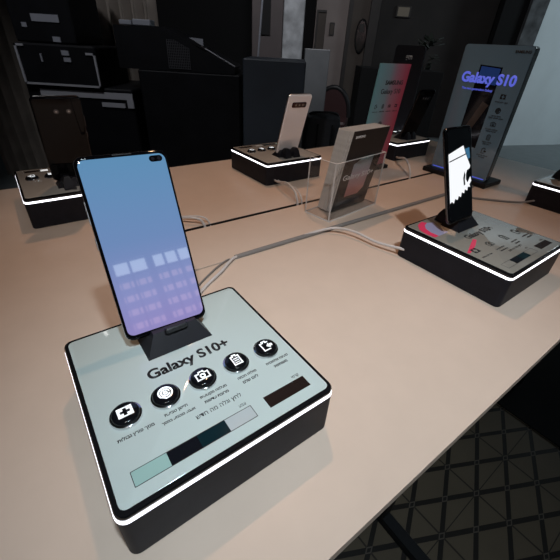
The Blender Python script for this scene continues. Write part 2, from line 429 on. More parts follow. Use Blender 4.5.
# ------------------------------------------------------------------ display plinths
S = 0.18      # graphics module
BS = 0.1832   # plinth size
def icon_lens(mb, k, r, z0, z1, cx=0, cy=0):
    """one of five pictograms drawn with flat strokes"""
    P = lambda pts: [(cx+x*r, cy+y*r) for x, y in pts]
    w_ = 0.13*r
    if k == 0:      # frame with a cross cut out of it
        a, b, c = 0.62, 0.5, 0.14
        for sx in (-1, 1):
            for sy in (-1, 1):
                mb.poly(P([(sx*a, sy*b), (sx*c, sy*b), (sx*c, sy*.36), (sx*.14, sy*.14), (sx*.36, sy*c), (sx*a, sy*c)]), z0, z1)
            mb.poly(P([(sx*a, -.14), (sx*a, .14), (sx*.40, .14), (sx*.40, -.14)]), z0, z1)
        for sy in (-1, 1): mb.poly(P([(-.14, sy*b), (.14, sy*b), (.14, sy*.38), (-.14, sy*.38)]), z0, z1)
    elif k == 1:    # fingerprint
        mb.line(P(arc(0, 0, .58, -60, 210, 22)), w_, z0, z1); mb.line(P(arc(0, 0, .36, 10, 330, 18)), w_, z0, z1)
        mb.line(P(arc(0, 0, .13, 0, 360, 10)), w_, z0, z1); mb.line(P([(-.50,-.29),(-.1,-.60),(.25,-.55)]), w_, z0, z1)
    elif k == 2:    # camera
        mb.line(P([(-.6,-.42),(-.6,.28),(-.3,.28),(-.2,.48),(.2,.48),(.3,.28),(.6,.28),(.6,-.42)]), w_, z0, z1, True)
        mb.line(P(arc(0, -.06, .2, 0, 360, 14)), w_, z0, z1)
    elif k == 3:    # battery
        mb.line(P([(-.4,-.62),(-.4,.45),(-.16,.45),(-.16,.62),(.16,.62),(.16,.45),(.4,.45),(.4,-.62)]), w_, z0, z1, True)
        for y in (-.38, -.12, .14): mb.line(P([(-.2, y), (.2, y)]), w_*.8, z0, z1)
    else:           # phone with share arrow
        mb.line(P([(.18,-.62),(-.5,-.62),(-.5,.42),(-.2,.42),(-.2,.6),(.15,.6),(.15,.42),(.36,.42)]), w_, z0, z1)
        mb.poly(P([(-.02,-.12),(.34,.22),(.34,.04),(.66,.04),(.66,-.28),(.34,-.28),(.34,-.46)]), z0, z1)
    return mb
LINES = [[heb('מסך פורץ גבולות')], [heb('חיישן טביעת'), heb('אצבע מוטמע במסך')], [heb('מצלמה מקצועית'), heb('מרובת עדשות')],
         [heb('סוללה חכמה'), heb('ליום שלם')], [heb('טעינה אלחוטית'), heb('משותפת')]]
LWID = [[.150], [.105, .150], [.135, .120], [.105, .085], [.135, .080]]
SW = [('mint_swatch', (0.36, 0.55, 0.51)), ('black_swatch', (0.008, 0.009, 0.013)), ('deep_green_swatch', (0.006, 0.022, 0.028)), ('white_swatch', (0.50, 0.55, 0.56))]
def chip(name, c): return mat(name, c, 0.05)
def plinth(u, v, flip, plate, label, title, domed, n_icons, detail, group=None):
    e = tag(empty('display_plinth', W(u, v, 0), (0, 0, T + (pi if flip else 0))), label, 'phone display stand', 'lit phone plinths on the table')
    MB().rr(BS, BS, 0.0075, [(0.0, 0.0015), (0.0015, 0), (0.0470, 0)]).build('plinth_body', BODY, e, smooth=True)
    MB().rr(BS, BS, 0.0080, [(0.0470, 0.0006), (0.0479, 0.0006), (0.0480, -0.0002), (0.0497, -0.0002), (0.0498, 0.0006), (0.0502, 0.0006)]).build('light_strip', STRIP, e, smooth=True)
    MB().rr(BS, BS, 0.0080, [(0.0502, 0.0012), (0.0512, 0.0004), (0.0545, 0.0004), (0.0558, 0.0012), (0.0562, 0.0026)]).build('top_rim', RIM, e, smooth=True)
    MB().rr(BS-0.0085, BS-0.0085, 0.005, [(0.0555, 0), (0.0563, 0), (0.0565, 0.0004)]).build('top_panel', plate, e, smooth=True)
    z = 0.0565
    # phone cradle: wedge with a lip and two prongs behind
    cr_ = empty  # noqa
    x0, x1 = -0.0320, 0.0320
    fr = MB().loops([[(x0, 0.0243, z-.0005), (x1, 0.0243, z-.0005), (x1, 0.0600, z-.0005), (x0, 0.0600, z-.0005)],
                     [(-0.0205, 0.0385, 0.0725), (0.0215, 0.0385, 0.0725), (0.0215, 0.0560, 0.0725), (-0.0205, 0.0560, 0.0725)]])
    crd = fr.build('cradle', CRADLE, e)
    MB().rr(0.022, 0.006, 0.0025, [(0.0725, 0.0), (0.0765, 0.0), (0.0775, 0.001)], 0.0005, 0.0355).build('cradle_lip', CRADLE, crd, smooth=True)
    for sx in (-1, 1):
        MB().loops([[(sx*0.014-.010, 0.050, 0.058), (sx*0.014+.010, 0.050, 0.058), (sx*0.014+.010, 0.078, 0.058), (sx*0.014-.010, 0.078, 0.058)],
                    [(sx*0.014-.008, 0.054, 0.072), (sx*0.014+.008, 0.054, 0.072), (sx*0.014+.008, 0.074, 0.072), (sx*0.014-.008, 0.074, 0.072)],
                    [(sx*0.014-.004, 0.060, 0.080), (sx*0.014+.004, 0.060, 0.080), (sx*0.014+.004, 0.070, 0.080), (sx*0.014-.004, 0.070, 0.080)]]).build('cradle_prong', CRADLE, crd, smooth=True)
    # name and sensor buttons
    if detail: text_mesh(title, INK, e, -0.213*S, 0.018*S, z, width=0.433*S*(1.0 if domed else 1.02), bold=0.032)
    xs = [-0.359, -0.184, -0.002, 0.181, 0.362] if n_icons == 5 else [-0.375, -0.134, 0.118, 0.352]
    for k, fx in enumerate(xs):
        bx, by = fx*S, (-0.117 if domed else -0.13)*S
        kk = k if n_icons == 5 else (0, 2, 3, 4)[k]
        if domed:
            b = MB().lathe([(0.0122, z-.0003), (0.0122, z+.0010), (0.0118, z+.0022), (0.0104, z+.0030)], bx, by).build('button', CHROME, e, smooth=True)
            MB().lathe([(0.0105, z+.0010), (0.0105, z+.0036), (0.0098, z+.0048), (0.0085, z+.0055), (0.004, z+.0057)], bx, by).build('button_cap', DOME, b, smooth=True)
            icon_lens(MB(), kk, 0.0092, z+.0056, z+.0060, bx, by).build('button_icon', ICONW, b)
        else:
            icon_lens(MB(), kk, 0.0115, z, z+.00015, bx, by).build('printed_icon', INK, e)
        if detail:
            ls = LINES[kk]
            for q, t_ in enumerate(ls):
                ly = (-0.212 if domed else -0.225) - 0.034*q - (0.012 if len(ls) == 1 else 0)
                text_mesh(t_, INK, e, bx + 0.002, ly*S, z, width=LWID[kk][q]*S, bold=0.028, align='c')
    if detail:
        text_mesh(heb('לחץ וגלה מה חדש'), INK, e, -0.005*S, -0.300*S, z, width=0.222*S, bold=0.006, align='c')
        text_mesh(heb('צבע'), INK, e, 0.10*S, -0.350*S, z, height=0.0028, bold=0.01, align='r')
        text_mesh(heb('קרמי'), INK, e, 0.405*S, -0.350*S, z, height=0.0028, bold=0.01, align='r')
    bm_ = MB().ringband(0.530*S, 0.0665*S, 0.0004, 0.0005, z-.0002, z+.00012, -0.1535*S, -0.398*S, 1)
    sw_ = bm_.build('swatch_window', INK, e)
    cuts = [(-0.4155, -0.279), (-0.279, -0.150), (-0.150, -0.022), (-0.022, 0.108)]
    for (nm, c), (a, b) in zip(SW, cuts):
        if not domed and nm in ('mint_swatch', 'white_swatch'): continue
        MB().box(a*S, b*S, -0.4285*S, -0.3675*S, z-.0002, z+.00008).build('colour_swatch', chip(nm, c), sw_)
    MB().box(0.180*S, 0.415*S, -0.4285*S, -0.3635*S, z-.0002, z+.00008).build('colour_swatch', chip('ceramic_black_swatch', (0.022, 0.014, 0.012)), e)
    return e
A_ = (0.0744, 0.2163); UG = [0.0765, 0.5872, 1.098]; VN, VF = 0.2165, 0.810
plinth(0.0744, 0.2163, False, PLATE_MINT, 'large nearest plinth with pale mint glass top, five domed buttons and the blue-screened phone', 'Galaxy S10+', True, 5, True)
pb = plinth(0.5897, 0.2170, False, PLATE_GREY, 'plinth with grey glass top, flat printed icons and pink swirls, right of the leaflet holder', 'Galaxy S10e', False, 4, True)
plinth(1.1000, 0.2200, False, PLATE_DARK, 'plinth cut off by the right edge of the photo, without a visible phone', 'Galaxy S10', True, 5, False)
plinth(0.5850, 0.8070, True, PLATE_DARK, 'plinth at the far table edge holding the white-backed phone', 'Galaxy S10', True, 5, False)
plinth(0.0780, 0.8100, True, PLATE_DARK, 'plinth at the far left of the table, partly behind the nearest phone', 'Galaxy S10e', True, 5, False)
plinth(1.1000, 0.8150, True, PLATE_DARK, 'plinth at the far table edge between the gradient sign and the tall tablet sign', 'Galaxy S10', True, 5, False)
# flat pink and lilac shapes laid on the glass top of the grey plinth
z = 0.0565
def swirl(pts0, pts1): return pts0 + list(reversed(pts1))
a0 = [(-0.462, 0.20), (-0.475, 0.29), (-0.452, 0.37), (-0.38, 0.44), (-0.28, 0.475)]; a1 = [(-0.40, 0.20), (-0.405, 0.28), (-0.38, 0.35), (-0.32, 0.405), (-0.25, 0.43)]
pk = mat('coral_pink', (0.80, 0.05, 0.13), 0.15); li = mat('lilac_shape', (0.32, 0.33, 0.50), 0.15)
MB().poly([(x*S, y*S) for x, y in swirl(a0, a1)], z, z+.00015).build('pink_swirl', pk, pb)['label'] = 'coral pink curved shape'
MB().poly([(x*S, y*S) for x, y in swirl(a1, [(-.25, .20), (-.24, .28), (-.22, .33), (-.20, .37), (-.18, .40)])], z, z+.00012).build('lilac_shape', li, pb)['label'] = 'pale lilac shape'
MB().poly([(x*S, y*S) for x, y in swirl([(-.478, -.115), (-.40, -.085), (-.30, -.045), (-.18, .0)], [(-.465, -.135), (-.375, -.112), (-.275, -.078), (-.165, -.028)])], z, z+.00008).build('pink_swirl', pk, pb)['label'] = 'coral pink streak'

# ------------------------------------------------------------------ phones
SCREEN_A = ramp_mat('blue_violet_wallpaper', 2, [(0.0, srgb(150, 138, 198)), (0.22, srgb(140, 145, 200)), (0.55, srgb(112, 142, 190)), (1.0, srgb(96, 146, 186))], 0.03, 0.92, lo=0.0, hi=0.163)
SCREEN_OFF = mat('dark_screen', (0.003, 0.003, 0.004), 0.03, coat=0.3)
SCREEN_W = mat('white_screen_shape', (0.01, 0.01, 0.01), 0.05, emit=(0.95, 0.97, 1.0), estr=1.0)
def phone(u, v, z, yaw, lean, Wd, L, label, back, screen, cams, front_cam, frame=None):
    frame = frame or FRAME
    """local frame: origin at the bottom edge, front faces -y, z runs along the phone"""
    th = 0.0078
    e = tag(empty('smartphone', W(u, v, z)), label, 'smartphone')
    e.rotation_mode = 'XYZ'; e.rotation_euler = (Matrix.Rotation(T+yaw, 3, 'Z') @ Matrix.Rotation(-lean, 3, 'X')).to_euler()
    def rr(w_, l_, r, lv, cz=L/2, cx=0): return MB().rr(w_, l_, r, lv, cx, cz, 8, 'y')
    rr(Wd, L, 0.0075, [(0.0016, 0.0009), (0.0024, 0.0002), (0.0040, 0.0), (0.0056, 0.0002), (0.0062, 0.0008)]).build('frame', frame, e, smooth=True)
    rr(Wd-.0008, L-.0008, 0.0072, [(0.0016, 0.0), (0.0009, 0.0005), (0.0003, 0.0014), (0.0001, 0.0024)]).build('front_glass', GLASSBLK, e, smooth=True)
    scr = MB().rr(Wd-.0052, L-.0088, 0.0058, [(0.0003, 0.0), (0.0000, 0.0), (-0.00005, 0.0002)], 0, L/2+0.0008, 8, 'y').build('screen', screen, e)
    rr(Wd-.0008, L-.0008, 0.0072, [(0.0060, 0.0), (0.0070, 0.0006), (0.0077, 0.0016), (0.0078, 0.0028)]).build('back_glass', back, e, smooth=True)
    if front_cam:
        wd = 0.0118 if front_cam == 2 else 0.0055
        c = MB().rr(wd, 0.0054, 0.0027, [(0.0003, 0.0), (-0.0002, 0.0)], Wd/2-0.0052-wd/2, L-0.0078, 6, 'y').build('camera_cutout', GLASSBLK, e)
        for q in range(front_cam):
            x = Wd/2-0.0052-wd/2 + (q-(front_cam-1)/2)*0.0055
            MB().rr(0.0030, 0.0030, 0.0015, [(-0.00015, 0), (-0.0003, 0.0002)], x, L-0.0078, 6, 'y').build('lens', LENS, c)
    # rear cameras: a wide pill with lenses
    if cams:
        par, x0 = e, 0.0055
        if cams == 3:
            x0 = 0.0
            par = MB().rr(0.043, 0.0125, 0.004, [(0.0076, 0.0), (0.0086, 0.0), (0.0089, 0.0005)], 0, L-0.0235, 6, 'y').build('camera_module', CAMRED if back is WHITEBACK else GLASSBLK, e, smooth=True)
        for q in range(cams):
            x = (q-(cams-1)/2)*(0.0105 if cams == 3 else 0.0185) - x0
            y0_ = 0.0088 if cams == 3 else 0.0077
            ln = MB().rr(0.0080, 0.0080, 0.0040, [(y0_, 0), (y0_+.0006, 0.0002)], x, L-0.0235, 8, 'y').build('lens', LENS, par)
            MB().rr(0.0034, 0.0034, 0.0017, [(y0_+.0005, 0), (y0_+.0009, 0.0002)], x, L-0.0235, 6, 'y').build('lens_centre', LENSRING, ln)
    for zz, ll in ((L*0.72, 0.020), (L*0.56, 0.011)):
        MB().bevbox(-Wd/2-.0006, -Wd/2+.0008, 0.0030, 0.0050, zz-ll/2, zz+ll/2, 0.0003).build('side_button', frame, e)
    MB().rr(0.016, 0.0008, 0.0003, [(0.0006, 0), (0.0002, 0)], 0, L-0.0016, 3, 'y').build('earpiece', INK, e)
    return e, scr
d = radians
phone(0.0705, 0.2580, 0.0688, d(-2.8), d(25.7), 0.0774, 0.1640, 'large phone facing the viewer with glowing blue to violet screen', GLASSBLK, SCREEN_A, 3, 2)
pB, scrB = phone(0.5640, 0.2470, 0.0752, d(0.6), d(21.5), 0.0725, 0.1465, 'phone seen almost edge-on with a white shape on its black screen', GLASSBLK, SCREEN_OFF, 2, 1, DARKFRAME)
phone(0.5895, 0.7700, 0.0648, d(179), d(17.6), 0.0704, 0.1500, 'white-backed phone with a dark pill camera strip, back to the viewer', WHITEBACK, SCREEN_OFF, 3, 1)
phone(0.0800, 0.7730, 0.0680, d(178.5), d(17.5), 0.0733, 0.1540, 'black-backed phone with two small rear lenses, left behind the large blue phone', GLASSBLK, SCREEN_OFF, 2, 1, DARKFRAME)
phone(1.0950, 0.7600, 0.0660, d(174), d(15.5), 0.0704, 0.1500, 'dark phone seen from behind, between the gradient sign and the tall tablet sign', GLASSBLK, SCREEN_OFF, 3, 1, DARKFRAME)
# glowing and dark shapes laid on the second phone's screen
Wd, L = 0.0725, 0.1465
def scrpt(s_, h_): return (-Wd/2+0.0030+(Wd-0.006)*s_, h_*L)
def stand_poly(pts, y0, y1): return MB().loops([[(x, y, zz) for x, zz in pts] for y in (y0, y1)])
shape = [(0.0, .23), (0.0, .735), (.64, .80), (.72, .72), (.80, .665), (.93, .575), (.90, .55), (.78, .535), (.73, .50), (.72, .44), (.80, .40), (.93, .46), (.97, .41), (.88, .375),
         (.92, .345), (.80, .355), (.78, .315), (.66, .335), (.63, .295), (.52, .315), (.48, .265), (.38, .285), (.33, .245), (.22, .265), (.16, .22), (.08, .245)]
stand_poly([scrpt(*p) for p in shape], -0.00005, -0.00025).build('screen_shape', SCREEN_W, scrB)['label'] = 'glowing white silhouette with a jagged lower edge'
stand_poly([scrpt(*p) for p in [(.70, .76), (.90, .77), (.93, .66), (.84, .65)]], -0.00005, -0.00022).build('screen_shape', mat('blue_screen_shape', (0.01, 0.01, 0.01), 0.1, emit=(0.05, 0.18, 0.32), estr=0.8), scrB)
stand_poly([scrpt(*p) for p in [(.02, .665), (.76, .715), (.76, .703), (.02, .653)]], -0.0002, -0.0003).build('screen_shape', INK, scrB)
stand_poly([scrpt(*p) for p in [(.62, .38), (.60, .46), (.66, .53), (.70, .49), (.67, .44), (.69, .385)]], -0.0002, -0.0003).build('screen_shape', INK, scrB)

# ------------------------------------------------------------------ tall tablet-like sign
sg = tag(empty('tabletop_sign', W(1.030, 0.5150, 0), (0, 0, T-pi/2)), 'tall grey glossy sign with glowing blue lettering and black icons, standing on the table', 'sign')
MB().bevbox(-0.102, 0.098, -0.018, 0.075, 0.0, 0.013, 0.003).build('sign_foot', STEEL, sg)
SG_GLASS = mat('grey_gloss_panel', (0.15, 0.24, 0.32), 0.03, coat=0.6)
MB().rr(0.172, 0.316, 0.008, [(0.0015, 0.0), (0.023, 0.0), (0.025, 0.001)], 0, 0.012+0.158, 6, 'y').build('sign_frame', mat('graphite_edge', (0.012, 0.015, 0.018), 0.25), sg, smooth=True)
MB().rr(0.171, 0.315, 0.0075, [(0.0016, 0.0), (0.0003, 0.0), (0.0, 0.0005)], 0, 0.012+0.158, 6, 'y').build('front_panel', SG_GLASS, sg, smooth=True)
BLUE = mat('blue_lit_lettering', (0.02, 0.02, 0.05), 0.4, emit=(0.11, 0.14, 0.72), estr=0.8)
BLUE2 = mat('blue_lit_edge', (0.02, 0.02, 0.05), 0.4, emit=(0.10, 0.13, 0.75), estr=0.7)
text_mesh('Galaxy S10', BLUE, sg, -0.0705, 0.2455, -0.0001, width=0.141, bold=0.04, plane='xz', thick=0.0003)
text_mesh('The next generation Galaxy', BLUE2, sg, -0.062, 0.2280, -0.0001, width=0.084, bold=0.02, plane='xz', thick=0.0003)
text_mesh('SAMSUNG', INK, sg, 0.044, 0.3130, -0.0001, width=0.036, bold=0.04, plane='xz', thick=0.0003)
def onpanel(pts, m, dy, label=None):  # flat dark, faintly glowing blue and brown shapes laid on the panel
    o = MB().loops([[(x, y, zz) for x, zz in pts] for y in (0.0, -dy)]).build('panel_shape', m, sg)
    if label: o['label'] = label
onpanel([(-0.030, 0.285), (0.028, 0.282), (0.028, 0.092), (-0.032, 0.098)], mat('dark_panel_shape', (0.008, 0.009, 0.013), 0.08), 0.00006, 'dark upright four-sided shape')
onpanel([(-0.026, 0.282), (0.024, 0.279), (0.024, 0.243), (-0.026, 0.245)], mat('deep_blue_shape', (0.02, 0.05, 0.16), 0.1, emit=(0.01, 0.025, 0.10), estr=0.6), 0.00009)
onpanel([(0.006, 0.205), (0.024, 0.198), (-0.012, 0.108), (-0.030, 0.112)], mat('brown_band', (0.07, 0.055, 0.05), 0.1), 0.00009)
MB().box(-0.080, 0.080, -0.0003, 0.0001, 0.0175, 0.0200).build('edge_glow', BLUE2, sg)
for k, zz in enumerate((0.221, 0.189, 0.157, 0.125, 0.091)):
    ic = icon_lens(MB(), k, 0.0105, -0.0001, 0.0003)
    o = ic.build('printed_icon', INK, sg, loc=(0.053, -0.0003, zz), rot=(pi/2, 0, 0))
    for q, t_ in enumerate(LINES[k]): text_mesh(t_, INK, sg, 0.053, zz-0.0140-0.0048*q, -0.0001, height=0.0034, bold=0.02, plane='xz', thick=0.0003, align='c')

# gradient sign on the far half
gs = tag(empty('gradient_sign', W(0.866, 0.700, 0), (0, 0, T)), 'blue to pink gradient sign with black lettering behind the leaflets', 'sign')
MB().bevbox(-0.060, 0.060, -0.02, 0.03, 0.0, 0.010, 0.002).build('sign_foot', STEEL, gs)
GRAD = ramp_mat('blue_pink_gradient_print', 0, [(0.0, srgb(118, 168, 178)), (0.38, srgb(128, 150, 160)), (0.60, srgb(165, 115, 130)), (1.0, srgb(185, 66, 88))], 0.45, lo=-0.061, hi=0.061)
Rg = (d(4.5), 0, 0)
gp = MB().box(-0.061, 0.061, 0.0, 0.004, 0.008, 0.276).build('sign_panel', GRAD, gs, rot=Rg)
text_mesh('SAMSUNG', INK, gp, -0.026, 0.2285, 0, width=0.072, height=0.0105, bold=0.03, plane='xz', thick=0.0003)
text_mesh('Galaxy S10', INK, gp, -0.036, 0.207, 0, width=0.080, height=0.012, bold=0.012, plane='xz', thick=0.0003)
for k in range(4):
    x = -0.042+0.028*k
    icon_lens(MB(), (4, 3, 2, 0)[k], 0.0078, -0.0001, 0.0003).build('printed_icon', INK, gp, loc=(x, -0.0001, 0.176), rot=(pi/2, 0, 0))
    text_mesh(LINES[(4, 3, 2, 0)[k]][0], INK, gp, x, 0.1615, 0, width=0.020, bold=0.02, plane='xz', thick=0.0003, align='c')
icon_lens(MB(), 1, 0.013, -0.0001, 0.0003).build('printed_icon', INK, gp, loc=(-0.008, -0.0001, 0.128), rot=(pi/2, 0, 0))

# dark sign at the far end of the table
ds = tag(empty('dark_sign', W(1.22, 0.912, 0), (0, 0, T-pi/2)), 'dark grey sign board with small white letters, farthest on the table', 'sign')
MB().bevbox(-0.065, 0.065, -0.02, 0.04, 0, 0.012, 0.002).build('sign_foot', STEEL, ds)
dp = MB().rr(0.125, 0.310, 0.012, [(0, 0), (0.006, 0)], 0, 0.012+0.155, 5, 'y').build('sign_panel', mat('dark_grey_board', (0.03, 0.032, 0.042), 0.5), ds)
text_mesh('gm', SILVERINK, dp, -0.012, 0.282, 0, width=0.028, bold=0.03, plane='xz', thick=0.0004)

# ------------------------------------------------------------------ leaflet holder and leaflets
HY = d(7.6)
hd = tag(empty('leaflet_holder', W(0.485, 0.4703, 0), (0, 0, T+HY)), 'clear acrylic leaflet holder on the middle strip of the table', 'leaflet holder')
HW, HD, HH, t3 = 0.171, 0.069, 0.119, 0.0034
def sheet(nm, x0, x1, y0, y1, z0, z1, edges):
    p = MB().bevbox(x0, x1, y0, y1, z0, z1, 0.0006).build(nm, ACRYL, hd)
    q = MB()
    for b in edges: q.box(*b)
    q.build('polished_edge', ACRYL_EDGE, p)
k = 0.0003
sheet('base_panel', 0, HW, 0, HD, 0.0, t3, [(0, HW, -k, 0, 0, t3), (-k, 0, 0, HD, 0, t3), (HW, HW+k, 0, HD, 0, t3), (0, HW, HD, HD+k, 0, t3)])
sheet('front_panel', 0, HW, 0, t3, t3+.0002, HH, [(0, HW, 0, t3, HH, HH+k), (-k, 0, 0, t3, t3, HH), (HW, HW+k, 0, t3, t3, HH)])
sheet('side_panel', 0, t3, t3+.0002, HD, t3+.0002, HH, [(0, t3, t3, HD, HH, HH+k), (0, t3, HD, HD+k, t3, HH)])
sheet('side_panel', HW-t3, HW, t3+.0002, HD, t3+.0002, HH, [(HW-t3, HW, t3, HD, HH, HH+k), (HW-t3, HW, HD, HD+k, t3, HH)])
LW, LL, LT = 0.1193, 0.1728, 0.0036
GPRINT = ramp_mat('leaflet_picture', 2, [(0.0, srgb(205, 140, 135)), (0.45, srgb(190, 175, 190)), (1.0, srgb(140, 195, 205))], 0.4, lo=0.045, hi=0.125)
def leaflet(k, label, group):
    # stacked from the back of the holder towards the front, all tipped forward
    yb = 0.5085 + (8-k)*0.0040
    rnd = random.Random(k*5+1)
    e = tag(empty('leaflet', W(0.5782 - (8-k)*0.0006 + rnd.uniform(-.0015, .0015), yb, 0.0036)), label, 'leaflet', group)
    lean = d(-9.8 + (0 if k == 8 else -0.3))
    if k < 8: e.location = W(0.5752-(8-k)*0.0005+rnd.uniform(-.0012, .0012), yb+0.0012, 0.0036)
    e.rotation_euler = (Matrix.Rotation(T+d(6.2), 3, 'Z') @ Matrix.Rotation(-lean, 3, 'X')).to_euler()
    MB().bevbox(-LW/2, LW/2, 0.0006, LT-.0006, 0.0006, LL-.0006, 0.0004).build('pages', PAPER, e)
    MB().box(-LW/2, LW/2, 0.0, 0.0005, 0, LL).build('cover', COVER if k == 8 else PAPER, e)
    MB().box(-LW/2, LW/2, LT-.0005, LT, 0, LL).build('back_cover', PAPER, e)
    return e
for k in range(9):
    e = leaflet(k, 'front leaflet in the clear holder with a dark cover and a pastel phone picture' if k == 8 else 'leaflet stacked behind the dark-covered front one in the clear holder', None if k == 8 else 'leaflets stacked in the holder')
# print on the front cover
pic = stand_poly([(-0.028, 0.030), (-0.028, 0.104), (0.0, 0.117), (0.034, 0.117), (0.034, 0.044), (0.018, 0.030)], 0.0001, -0.0002).build('cover_picture', GPRINT, e)
pic['label'] = 'pink to blue phone picture'
MB().box(-0.050, 0.034, -0.00015, 0.0001, 0.012, 0.022).build('cover_picture', mat('dark_blue_print', (0.02, 0.022, 0.032), 0.4), e)
text_mesh('SAMSUNG', SILVERINK, e, -0.050, 0.1585, -0.0001, width=0.030, bold=0.03, plane='xz', thick=0.0002)
text_mesh('Galaxy S10+', SILVERINK, e, -0.052, 0.072, -0.0003, width=0.104, height=0.012, bold=0.01, plane='xz', thick=0.0003)

# ------------------------------------------------------------------ cables
def cable(label, pts, r, m, name='cable', group=None):
    o = MB().tube(spline([W(*p) for p in pts]), r).build(name, m, smooth=True)
    return tag(o, label, 'cable', group)
cable('white cable from the nearest plinth up to the near table slot', [(0.100, 0.3085, 0.008), (0.122, 0.350, 0.004), (0.160, 0.386, 0.003), (0.205, 0.414, 0.004), (0.245, 0.4410, 0.004), (0.275, 0.4438, -0.006)], 0.0024, CABLEW)
cable('thin grey cable beside the white one behind the nearest plinth', [(0.086, 0.3085, 0.008), (0.106, 0.350, 0.003), (0.150, 0.392, 0.002), (0.198, 0.425, 0.003), (0.234, 0.4430, 0.002), (0.247, 0.4435, -0.008)], 0.0014, CABLEG)
cable('long grey cable lying along the near table slot', [(0.247, 0.4435, 0.002), (0.33, 0.4430, 0.0030), (0.50, 0.4430, 0.0032), (0.75, 0.4435, 0.0032), (0.93, 0.4430, 0.0030), (1.000, 0.4435, 0.001)], 0.0042, CABLEG)
cable('white cable arching from the grey-topped plinth to the near slot', [(0.500, 0.295, 0.016), (0.485, 0.345, 0.012), (0.478, 0.390, 0.014), (0.462, 0.425, 0.012), (0.430, 0.4410, 0.007), (0.385, 0.4440, 0.004)], 0.0026, CABLEW)
cable('white cable looping into the far slot beside the blue-screened phone', [(0.115, 0.720, 0.006), (0.15, 0.690, 0.003), (0.20, 0.640, 0.004), (0.235, 0.605, 0.014), (0.256, 0.590, 0.008), (0.262, 0.5815, -0.02)], 0.0026, CABLEW)
cable('thin white cable beside the loop near the blue-screened phone', [(0.118, 0.722, 0.010), (0.16, 0.700, 0.004), (0.212, 0.646, 0.004), (0.248, 0.610, 0.012), (0.268, 0.592, 0.008), (0.275, 0.5815, -0.02)], 0.0018, CABLEW)
cable('clear white cable rising from the far slot left of the leaflet holder', [(0.520, 0.717, 0.012), (0.512, 0.690, 0.016), (0.500, 0.640, 0.030), (0.492, 0.600, 0.026), (0.491, 0.585, 0.006), (0.490, 0.5815, -0.02)], 0.0026, CABLEW)
cable('second pale cable rising from the far slot left of the leaflet holder', [(0.530, 0.717, 0.010), (0.525, 0.680, 0.012), (0.515, 0.630, 0.020), (0.506, 0.598, 0.018), (0.504, 0.585, 0.004), (0.503, 0.5815, -0.02)], 0.0020, CABLEW)
cable('pale cable rising from the far slot in front of the dark rear phone', [(1.020, 0.725, 0.012), (0.985, 0.690, 0.022), (0.945, 0.640, 0.036), (0.915, 0.600, 0.028), (0.908, 0.585, 0.006), (0.905, 0.5815, -0.02)], 0.0028, CABLEW)
cable('pale cable lying between the tall tablet sign and the cut-off plinth', [(1.010, 0.290, 0.012), (0.985, 0.315, 0.004), (0.93, 0.37, 0.003), (0.88, 0.42, 0.004), (0.855, 0.4435, 0.004), (0.83, 0.4440, -0.008)], 0.0024, CABLEG)

# ------------------------------------------------------------------ on the floor
mt = MB().bevbox(0, 1.6, -1.6, 0.165, 0.0, 0.006, 0.002).build('floor_mat', BLACKPAINT, loc=W(1.163, 0, -TZ), rot=(0, 0, T))
tag(mt, 'flat black mat on the tiled floor beside the table', 'mat')

# ------------------------------------------------------------------ dark equipment along the back
def thing_box(name, label, cat, x0, x1, y0, y1, z0, z1, m, b=0.008, part='case_body', group=None):
    e = tag(empty(name, ((x0+x1)/2, (y0+y1)/2, z0)), label, cat, group)
    w2, d2 = (x1-x0)/2, (y1-y0)/2
    MB().bevbox(-w2, w2, -d2, d2, 0, z1-z0, b).build(part, m, e)
    return e
# road case at the bottom left, metal edged case on it, rack box on top
rc = thing_box('road_case', 'large black road case with aluminium lid edge at the back left', 'flight case', -1.52, -0.91, 2.22, 2.75, 0, 0.795, BLACKCASE)
MB().box(-0.225, 0.305, -0.272, -0.262, 0.742, 0.775).build('lid_edge', CASEEDGE, rc)
MB().box(0.270, 0.306, -0.274, -0.262, 0.700, 0.745).build('corner_bracket', CASEEDGE, rc)
MB().box(0.12, 0.255, -0.274, -0.262, 0.700, 0.722).build('latch', CASEEDGE, rc)
fc = thing_box('flight_case', 'black flight case with silver metal edges stacked on the road case', 'flight case', -1.50, -1.07, 2.20, 2.6, 0.797, 0.992, BLACKCASE)
for nm, bx in (('edge_strip', (-.215, -.203, 0.0, .19)), ('edge_strip', (.205, .215, 0.0, .165)), ('edge_strip', (-.215, .215, 0.0, .010))):
    MB().box(bx[0], bx[1], -0.206, -0.196, bx[2], bx[3]).build(nm, CASEEDGE, fc)
MB().box(-.215, -.165, -0.206, -0.196, .180, .190).build('edge_strip', CASEEDGE, fc); MB().box(.165, .215, -0.206, -0.196, .155, .165).build('edge_strip', CASEEDGE, fc)
for bx in ((.035, .075, .148, .170), (.040, .078, .118, .138)): MB().box(bx[0], bx[1], -0.2065, -0.199, bx[2], bx[3]).build('sticker', LABELGREY, fc)
MB().box(-.086, -.078, -0.2065, -0.199, .112, .150).build('sticker', LABELGREY, fc)
rb = thing_box('rack_box', 'black equipment box with a grey sticker on top of the metal-edged case', 'equipment box', -1.52, -1.19, 2.26, 2.6, 0.994, 1.45, BLACKCASE)
MB().box(-.047, .100, -0.174, -0.168, .095, .128).build('sticker', LABELGREY, rb)
MB().box(-.108, -.082, -0.174, -0.168, .068, .088).build('sticker', LABELGREY, rb)
MB().box(.042, .083, -0.174, -0.168, .008, .032).build('sticker', LABELGREY, rb)
